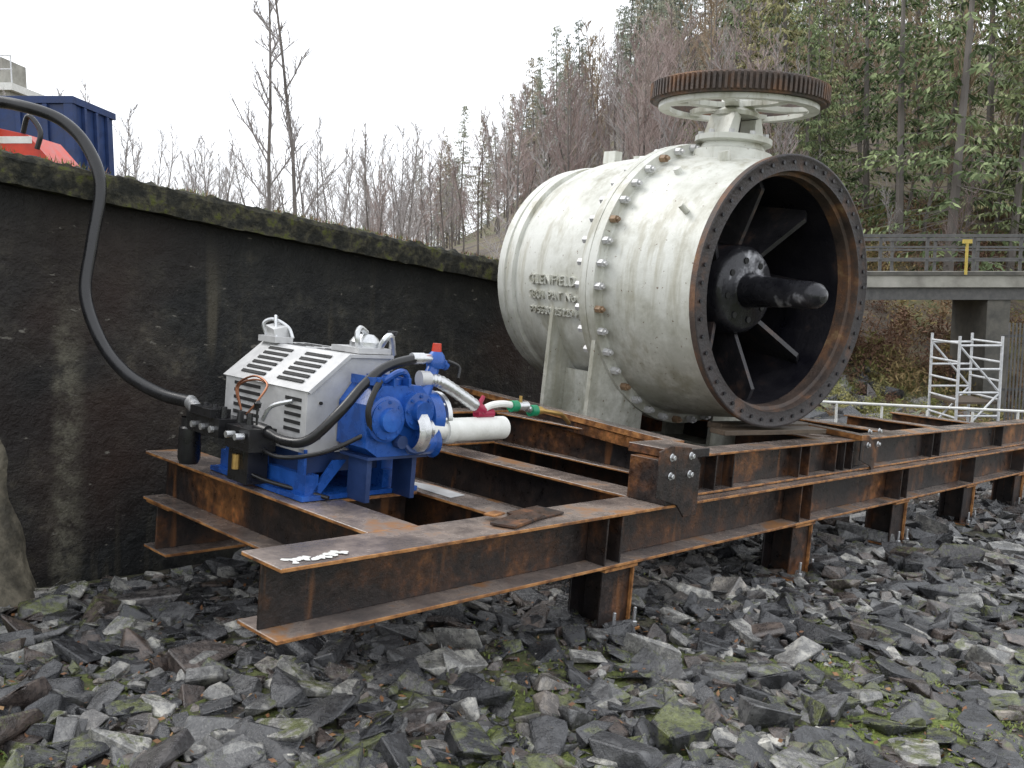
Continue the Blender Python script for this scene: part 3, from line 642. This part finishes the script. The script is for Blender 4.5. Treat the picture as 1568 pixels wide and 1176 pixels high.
z0=tw(-5.8,11.5)-.05; zt=1.80+CZ; dx=-.35
c=MB()
c.prism([(-8.5,11,z0+.25),(-5.05+dx,11,z0+.25),(-4.97+dx,11,zt-.45),(-5.25+dx,11,zt-.12),(-5.8+dx,11,zt),(-8.5,11,zt)],(0,.8,0),'red')
c.box(-8.5,-5.2+dx,10.992,10.998,zt-.22,zt-.14,'white')
for i in range(6): c.box(-6.9+.13*i,-6.83+.13*i,10.99,10.998,zt-.62,zt-.32,'slot')
c.cyl((-6.2,11.4,zt),(-6.2,11.4,zt+.16),.05,.05,10,'slot'); c.cyl((-6.0,10.9,zt-.35),(-6.0,10.9,zt+.05),.05,.04,10,'yellow')
c.cyl((-6.0,10.9,zt+.05),(-6.0,10.9,zt+.10),.07,.03,12,'yellow')
c.tube(crom([(-5.3+dx,11.0,zt-.1),(-5.2+dx,10.95,zt+.08),(-5.05+dx,10.9,zt-.1),(-5.1+dx,10.9,zt-.3)],6),.03,8,'black')
for x in (-7.4,-6.0): c.cyl((x,10.95,z0+.28),(x,11.15,z0+.28),.28,.28,20,'black')
c.obj('red_compressor',smooth=30,bevel=.01)
z0=tw(-22,40)-.2; zt=8.2+CZ
c=MB(); c.box(-27,-21.0,40,46,z0,zt-.3,'pale'); c.box(-27.2,-20.8,39.8,46.2,zt-.298,zt,'white')
for i in range(4): c.box(-26+1.4*i,-25.1+1.4*i,39.95,39.99,zt-1.8,zt-.8,'slot')
for i in range(3): c.box(-26+1.5*i,-25.1+1.5*i,39.95,39.99,zt-4.2,zt-3.2,'slot')
for i in range(8): c.cyl((-27+.88*i,39.9,zt),(-27+.88*i,39.9,zt+1.1),.03,.03,6,'galv')
for z in (.55,1.1): c.cyl((-27.2,39.9,zt+z),(-20.8,39.9,zt+z),.03,.03,6,'galv')
c.box(-25,-21.8,41,43,zt,zt+1.3,'pale')
c.obj('plant_building')

# ---------------------------------------------------------------- bridge, scaffold, fences
c=MB(); zb=.27+CZ
c.box(5,36,26,28.6,zb-.45,zb,'pale'); c.box(5,36,26.15,26.5,zb-.80,zb-.452,'rail'); c.box(5,36,28.1,28.45,zb-.80,zb-.452,'rail')
c.box(5,36,25.95,25.998,zb-.12,zb-.02,'dkconc')
for y in (26.1,28.5):
    for i in range(24): c.box(5+1.3*i,5.08+1.3*i,y-.03,y+.03,zb,zb+1.0,'rail')
    for z,w in ((.97,.045),(.66,.028),(.34,.028)): c.box(5,36,y-w-.034,y-.032,zb+z-w,zb+z+w,'rail')
for x in (13.35,24): c.box(x,x+.65,26.2,28.3,-3.0,zb-.801,'dkconc')
c.box(4,8,25.5,29,-3,zb-.81,'dkconc')
c.obj('footbridge',bevel=.004)
c=MB()
c.cyl((12.5,25.8,zb-.1),(12.5,25.8,zb+.75),.04,.04,10,'yellow'); c.box(12.38,12.62,25.76,25.84,zb+.751,zb+.86,'yellow')
c.obj('warning_post',smooth=50)
sc=MB(); X0,X1,Y0,Y1=9.45,10.35,19.6,20.9; zb2=min(tw(X0,Y0),tw(X1,Y1)); zt2=zb2+2.35
for x in (X0,X1):
    for y in (Y0,Y1): sc.cyl((x,y,zb2-.1),(x,y,zt2),.032,.032,8,'galv')
    for i in range(6): sc.cyl((x,Y0,zb2+.2+.4*i),(x,Y1,zb2+.2+.4*i),.025,.025,8,'galv')
for y in (Y0,Y1):
    for i in range(5): sc.cyl((X0,y,zb2+.15+.5*i),(X1,y,zb2+.15+.5*i),.025,.025,8,'galv')
    sc.cyl((X0,y,zb2+.15),(X1,y,zb2+1.15),.025,.025,8,'galv'); sc.cyl((X1,y,zb2+1.15),(X0,y,zb2+2.15),.025,.025,8,'galv')
sc.box(X0,X1,Y0+.05,Y1-.05,zb2+.9,zb2+.94,'timber')
sc.obj('scaffold_tower',smooth=50)
sc=MB(); 
for k in range(6):
    x=4.6+.75*k; y=15.2; z=tw(x,y); sc.cyl((x,y,z-.1),(x,y,z+.9),.022,.022,8,'white')
for dz in (.45,.87): sc.cyl((4.6,15.2,tw(4.6,15.2)+dz),(8.6,15.2,tw(8.6,15.2)+dz),.022,.022,8,'white')
sc.obj('white_barrier_rail',smooth=50)
sc=MB()
for k in range(34):
    x=10.95+.09*k; y=20.5+.02*k; z=tw(x,y); sc.box(x,x+.035,y,y+.02,z-.1,z+2.6,'rail')
for dz in (.3,1.2,2.4): sc.box(10.9,14,20.73,20.76,tw(12,21)+dz,tw(12,21)+dz+.06,'rail')
sc.obj('metal_fence')

# ---------------------------------------------------------------- vegetation
def bare_mesh(seed,twig,dens=1.0,spread=1.0,tr=.011):
    R=random.Random(seed); t=MB()
    def path(p,d,L,n,wob,up):
        pts=[p.copy()]
        for i in range(n):
            d=(d+Vector((R.gauss(0,wob),R.gauss(0,wob),R.gauss(0,wob)+up))).normalized(); p=p+d*(L/n); pts.append(p.copy())
        return pts
    trunk=path(Vector((0,0,0)),Vector((R.gauss(0,.05),R.gauss(0,.05),1)).normalized(),1.0,9,.05,.04)
    t.tube(trunk,[tr*(1-.88*i/9) for i in range(10)],5,'bark',False)
    def at(pts,u):
        f=u*(len(pts)-1); i=min(int(f),len(pts)-2); return pts[i].lerp(pts[i+1],f-i)
    nb=int(26*dens)
    for i in range(nb):
        u=.18+.8*(i/nb)+R.uniform(-.02,.02); p0=at(trunk,min(u,.99)); a=R.uniform(0,6.28); el=R.uniform(.7,1.6)
        L=(.30*(1-u)**.7+.05)*R.uniform(.6,1.2)*spread
        b1=path(p0,Vector((math.cos(a),math.sin(a),el)).normalized(),L,4,.10,.12)
        t.tube(b1,[.0027*(1-.7*k/4) for k in range(5)],3,twig,False)
        for j in range(5):
            v=.2+.8*j/5; p1=at(b1,v); a2=R.uniform(0,6.28)
            d=(b1[-1]-b1[0]).normalized()+Vector((math.cos(a2),math.sin(a2),.4))*.6
            b2=path(p1,d.normalized(),L*.45*R.uniform(.6,1.2),2,.12,.08)
            t.tube(b2,[.0013,.0010,.0006],3,twig,False)
            for k in range(4):
                p2=at(b2,.2+.8*k/4); a3=R.uniform(0,6.28)
                d3=(b2[-1]-b2[0]).normalized()+Vector((math.cos(a3),math.sin(a3),.2))*.7
                e=p2+d3.normalized()*L*.24*R.uniform(.6,1.3)
                t.tube([p2,e],[.0009,.0005],3,twig,False)
    me=bpy.data.meshes.new('bare_tree'); me.from_pydata(t.v,[],t.f)
    for k in t.mats: me.materials.append(M[k])
    me.polygons.foreach_set('material_index',t.m); return me
def conifer_mesh(seed,far=False,gap=.0):
    R=random.Random(seed); t=MB()
    t.tube([(0,0,0),(.003,0,.5),(0,0,1)],[.011,.007,.001],6,'bark',False)
    nw=36; ks=('needle_far_haze','needle_far_haze_dark','needle_far_haze') if far else ('needle','needle_dark','needle_light')
    for i in range(nw):
        u=.08+.91*(i/nw); Lm=.21*(1-u)**.75+.008
        if gap and R.random()<gap: continue
        for j in range(R.randint(4,7)):
            a=R.uniform(0,6.28); L=Lm*R.uniform(.4,1.3)
            if u<.3 and R.random()<.45: 
                d=Vector((math.cos(a),math.sin(a),-.25)); t.tube([Vector((0,0,u)),Vector((0,0,u))+d*L*.7],[.0012,.0004],3,'bark',False); continue
            d=Vector((math.cos(a),math.sin(a),0)); s=Vector((-d.y,d.x,0)); z=u+R.uniform(-.012,.012)
            up=.4*u-.12; kk=R.random()
            nn=max(3,int(L/.015)); pr=Vector((0,0,z))
            for k in range(1,nn+1):
                q=k/nn; pt=Vector((0,0,z))+d*L*q+Vector((0,0,L*(up*q-.42*q*q+.28*q**3)))
                if k%3==0: t.tube([pr,pt],.0009,3,'bark',False)
                for e in range(4):
                    if R.random()>.82 or q<.15: continue
                    sd=R.choice((-1,1)); l=R.uniform(.010,.034)*(1.15-.45*q); dr=Vector((d.x*.5+s.x*sd,d.y*.5+s.y*sd,-R.uniform(.3,1.9))).normalized()
                    wv=dr.cross(Vector((R.gauss(0,1),R.gauss(0,1),R.gauss(0,1)))).normalized()*R.uniform(.0014,.0042)
                    x=kk*.6+R.random()*.5+ (.15 if q>.6 else 0)
                    t.add([pt-wv*.4,pt+dr*l*.5-wv,pt+dr*l,pt+dr*l*.5+wv],[(0,1,2,3)],ks[1] if x<.38 else (ks[0] if x<.78 else ks[2]))
                pr=pt
    me=bpy.data.meshes.new('conifer'); me.from_pydata(t.v,[],t.f)
    for k in t.mats: me.materials.append(M[k])
    me.polygons.foreach_set('material_index',t.m); return me
redm=[bare_mesh(s,'twigred',1.0,.8,.009) for s in range(4)]
grym=[bare_mesh(s+20,'twiggrey',.9,.7,.009) for s in range(4)]
brnm=[bare_mesh(s+60,'twigbrown',1.1,.6,.008) for s in range(3)]
thin=[bare_mesh(s+40,'twiggrey',.8,.42,.006) for s in range(3)]
conm=[conifer_mesh(s,False,.1) for s in range(5)]
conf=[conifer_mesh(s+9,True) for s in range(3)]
fo=empty('distant_forest')
def put(me,R,D,h,name,lean=.03,par=fo,sx=1):
    X=.6923*R+.7217*D; Y=-.7168*R+.6878*D
    p_=F@Vector((X,Y,Zg(X,Y)-.1))
    o=bpy.data.objects.new(name,me); col.objects.link(o); o.parent=par
    o.location=p_; o.rotation_euler=(RND.gauss(0,lean),RND.gauss(0,lean),RND.uniform(0,6.28)); o.scale=(h*sx,h*sx,h)
    return o
T=RND
for i in range(120):
    a=T.uniform(-.80,-.12); D=T.uniform(26,64); put(T.choice(grym),a*D,D,T.uniform(3.8,6.8)*(D/42)**.5,'birch')
for i in range(135):
    a=T.uniform(-.17,.28); D=T.uniform(36,84); hh=(T.uniform(5.5,8.5)+2.0*ss(-.05,.2,a))*(.62+.38*ss(-.16,.0,a))
    put(T.choice(redm+grym[:2]),a*D,D,hh,'birch')
for i in range(18):
    a=T.uniform(.25,.9); D=T.uniform(31,38); put(T.choice(redm+grym),a*D,D,T.uniform(3,5.5),'birch')
for i in range(46):
    a=T.uniform(.05,.7); D=T.uniform(38,70); put(T.choice(brnm),a*D,D,T.uniform(9,13),'larch')
for i in range(80):
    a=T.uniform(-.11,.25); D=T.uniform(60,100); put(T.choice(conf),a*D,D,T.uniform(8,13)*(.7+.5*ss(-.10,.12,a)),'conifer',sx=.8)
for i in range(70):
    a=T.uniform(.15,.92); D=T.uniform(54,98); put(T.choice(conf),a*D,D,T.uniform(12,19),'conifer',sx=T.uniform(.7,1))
for i in range(30):
    a=T.uniform(.18,.92); D=T.uniform(36,56); put(T.choice(conm),a*D,D,T.uniform(9,18),'conifer',sx=T.uniform(.8,1.2))
for a,D,h in ((.40,37,14),(.455,34,16),(.52,36,13),(.585,37,17),(.36,42,12),(.31,46,15),(.25,52,13),(.49,43,17),(.65,37,14),(.22,48,12)): put(T.choice(conm),a*D,D,h,'conifer',sx=1.15)
for (px,D,h,k) in ((400,21,9.4,0),(448,20.5,9.6,1),(765,25,6,2),(655,27,5.0,0),(845,30,6.5,1)):
    o=put(thin[k],(px-784)/1424*D,D,h,'birch_tree',.02); o.parent=None
def bush(seed,k='bracken'):
    R=random.Random(seed); t=MB()
    for i in range(520):
        a=R.uniform(0,6.28); r=abs(R.gauss(0,.5)); p0=Vector((math.cos(a)*r,math.sin(a)*r,R.uniform(0,.9)*max(.1,1-r)))
        d=Vector((R.gauss(0,1),R.gauss(0,1),R.gauss(.3,1))).normalized(); l=R.uniform(.06,.22); w=d.cross(Vector((R.gauss(0,1),R.gauss(0,1),1))).normalized()*R.uniform(.006,.024)
        t.add([p0-w*.3,p0+d*l*.5-w,p0+d*l,p0+d*l*.5+w],[(0,1,2,3)],k)
    me=bpy.data.meshes.new('bracken'); me.from_pydata(t.v,[],t.f); me.materials.append(M[k]); return me
bm_=[bush(i) for i in range(3)]; bg_=[bush(i+5,'bankgrass') for i in range(2)]; un=empty('undergrowth')
for i in range(260):
    D=T.uniform(27,44); a=T.uniform(.3,.75); put(T.choice(bm_),a*D,D,T.uniform(.5,1.5),'bracken',par=un)
for i in range(230):
    D=T.uniform(21.5,29); a=T.uniform(.3,.72); put(T.choice(bg_+bm_),a*D,D,T.uniform(.3,.8),'bank_grass',par=un)
for i in range(120):
    D=T.uniform(9,30); a=T.uniform(-.7,.0)
    Y=-.7168*a*D+.6878*D
    if Y<7.2: continue
    put(T.choice(bm_),a*D,D,T.uniform(.3,.7),'bracken',par=un)

# ---------------------------------------------------------------- light, world, camera
w=bpy.data.worlds.new('World'); scene.world=w; w.use_nodes=True; nt=w.node_tree
bg=nt.nodes['Background']; sky=nt.nodes.new('ShaderNodeTexSky'); sky.sky_type='NISHITA'; sky.sun_disc=False
el=math.radians(48); az=math.radians(-70)
sky.sun_elevation=el; sky.sun_rotation=az; sky.dust_density=4
hs=nt.nodes.new('ShaderNodeHueSaturation'); hs.inputs['Saturation'].default_value=.35; nt.links.new(sky.outputs[0],hs.inputs['Color'])
c=mixc(nt,.82,hs.outputs[0],(11.5,11.85,12.4)); nt.links.new(c,bg.inputs['Color']); bg.inputs['Strength'].default_value=.15
sl=bpy.data.lights.new('sun','SUN'); sl.energy=1.2; sl.angle=math.radians(22); sl.color=(1,.97,.93)
so=bpy.data.objects.new('sun',sl); col.objects.link(so)
sd=Vector((math.sin(az)*math.cos(el),math.cos(az)*math.cos(el),math.sin(el)))
so.rotation_euler=sd.to_track_quat('Z','Y').to_euler()
cam=bpy.data.cameras.new('camera'); co=bpy.data.objects.new('camera',cam); col.objects.link(co)
co.location=(0,0,CZ); co.rotation_euler=(math.radians(90-6.33),0,0); cam.sensor_width=36; cam.lens=36*1424/1568; cam.clip_end=2000
scene.camera=co
scene.view_settings.view_transform='Standard'; scene.view_settings.look='None'; scene.view_settings.exposure=0
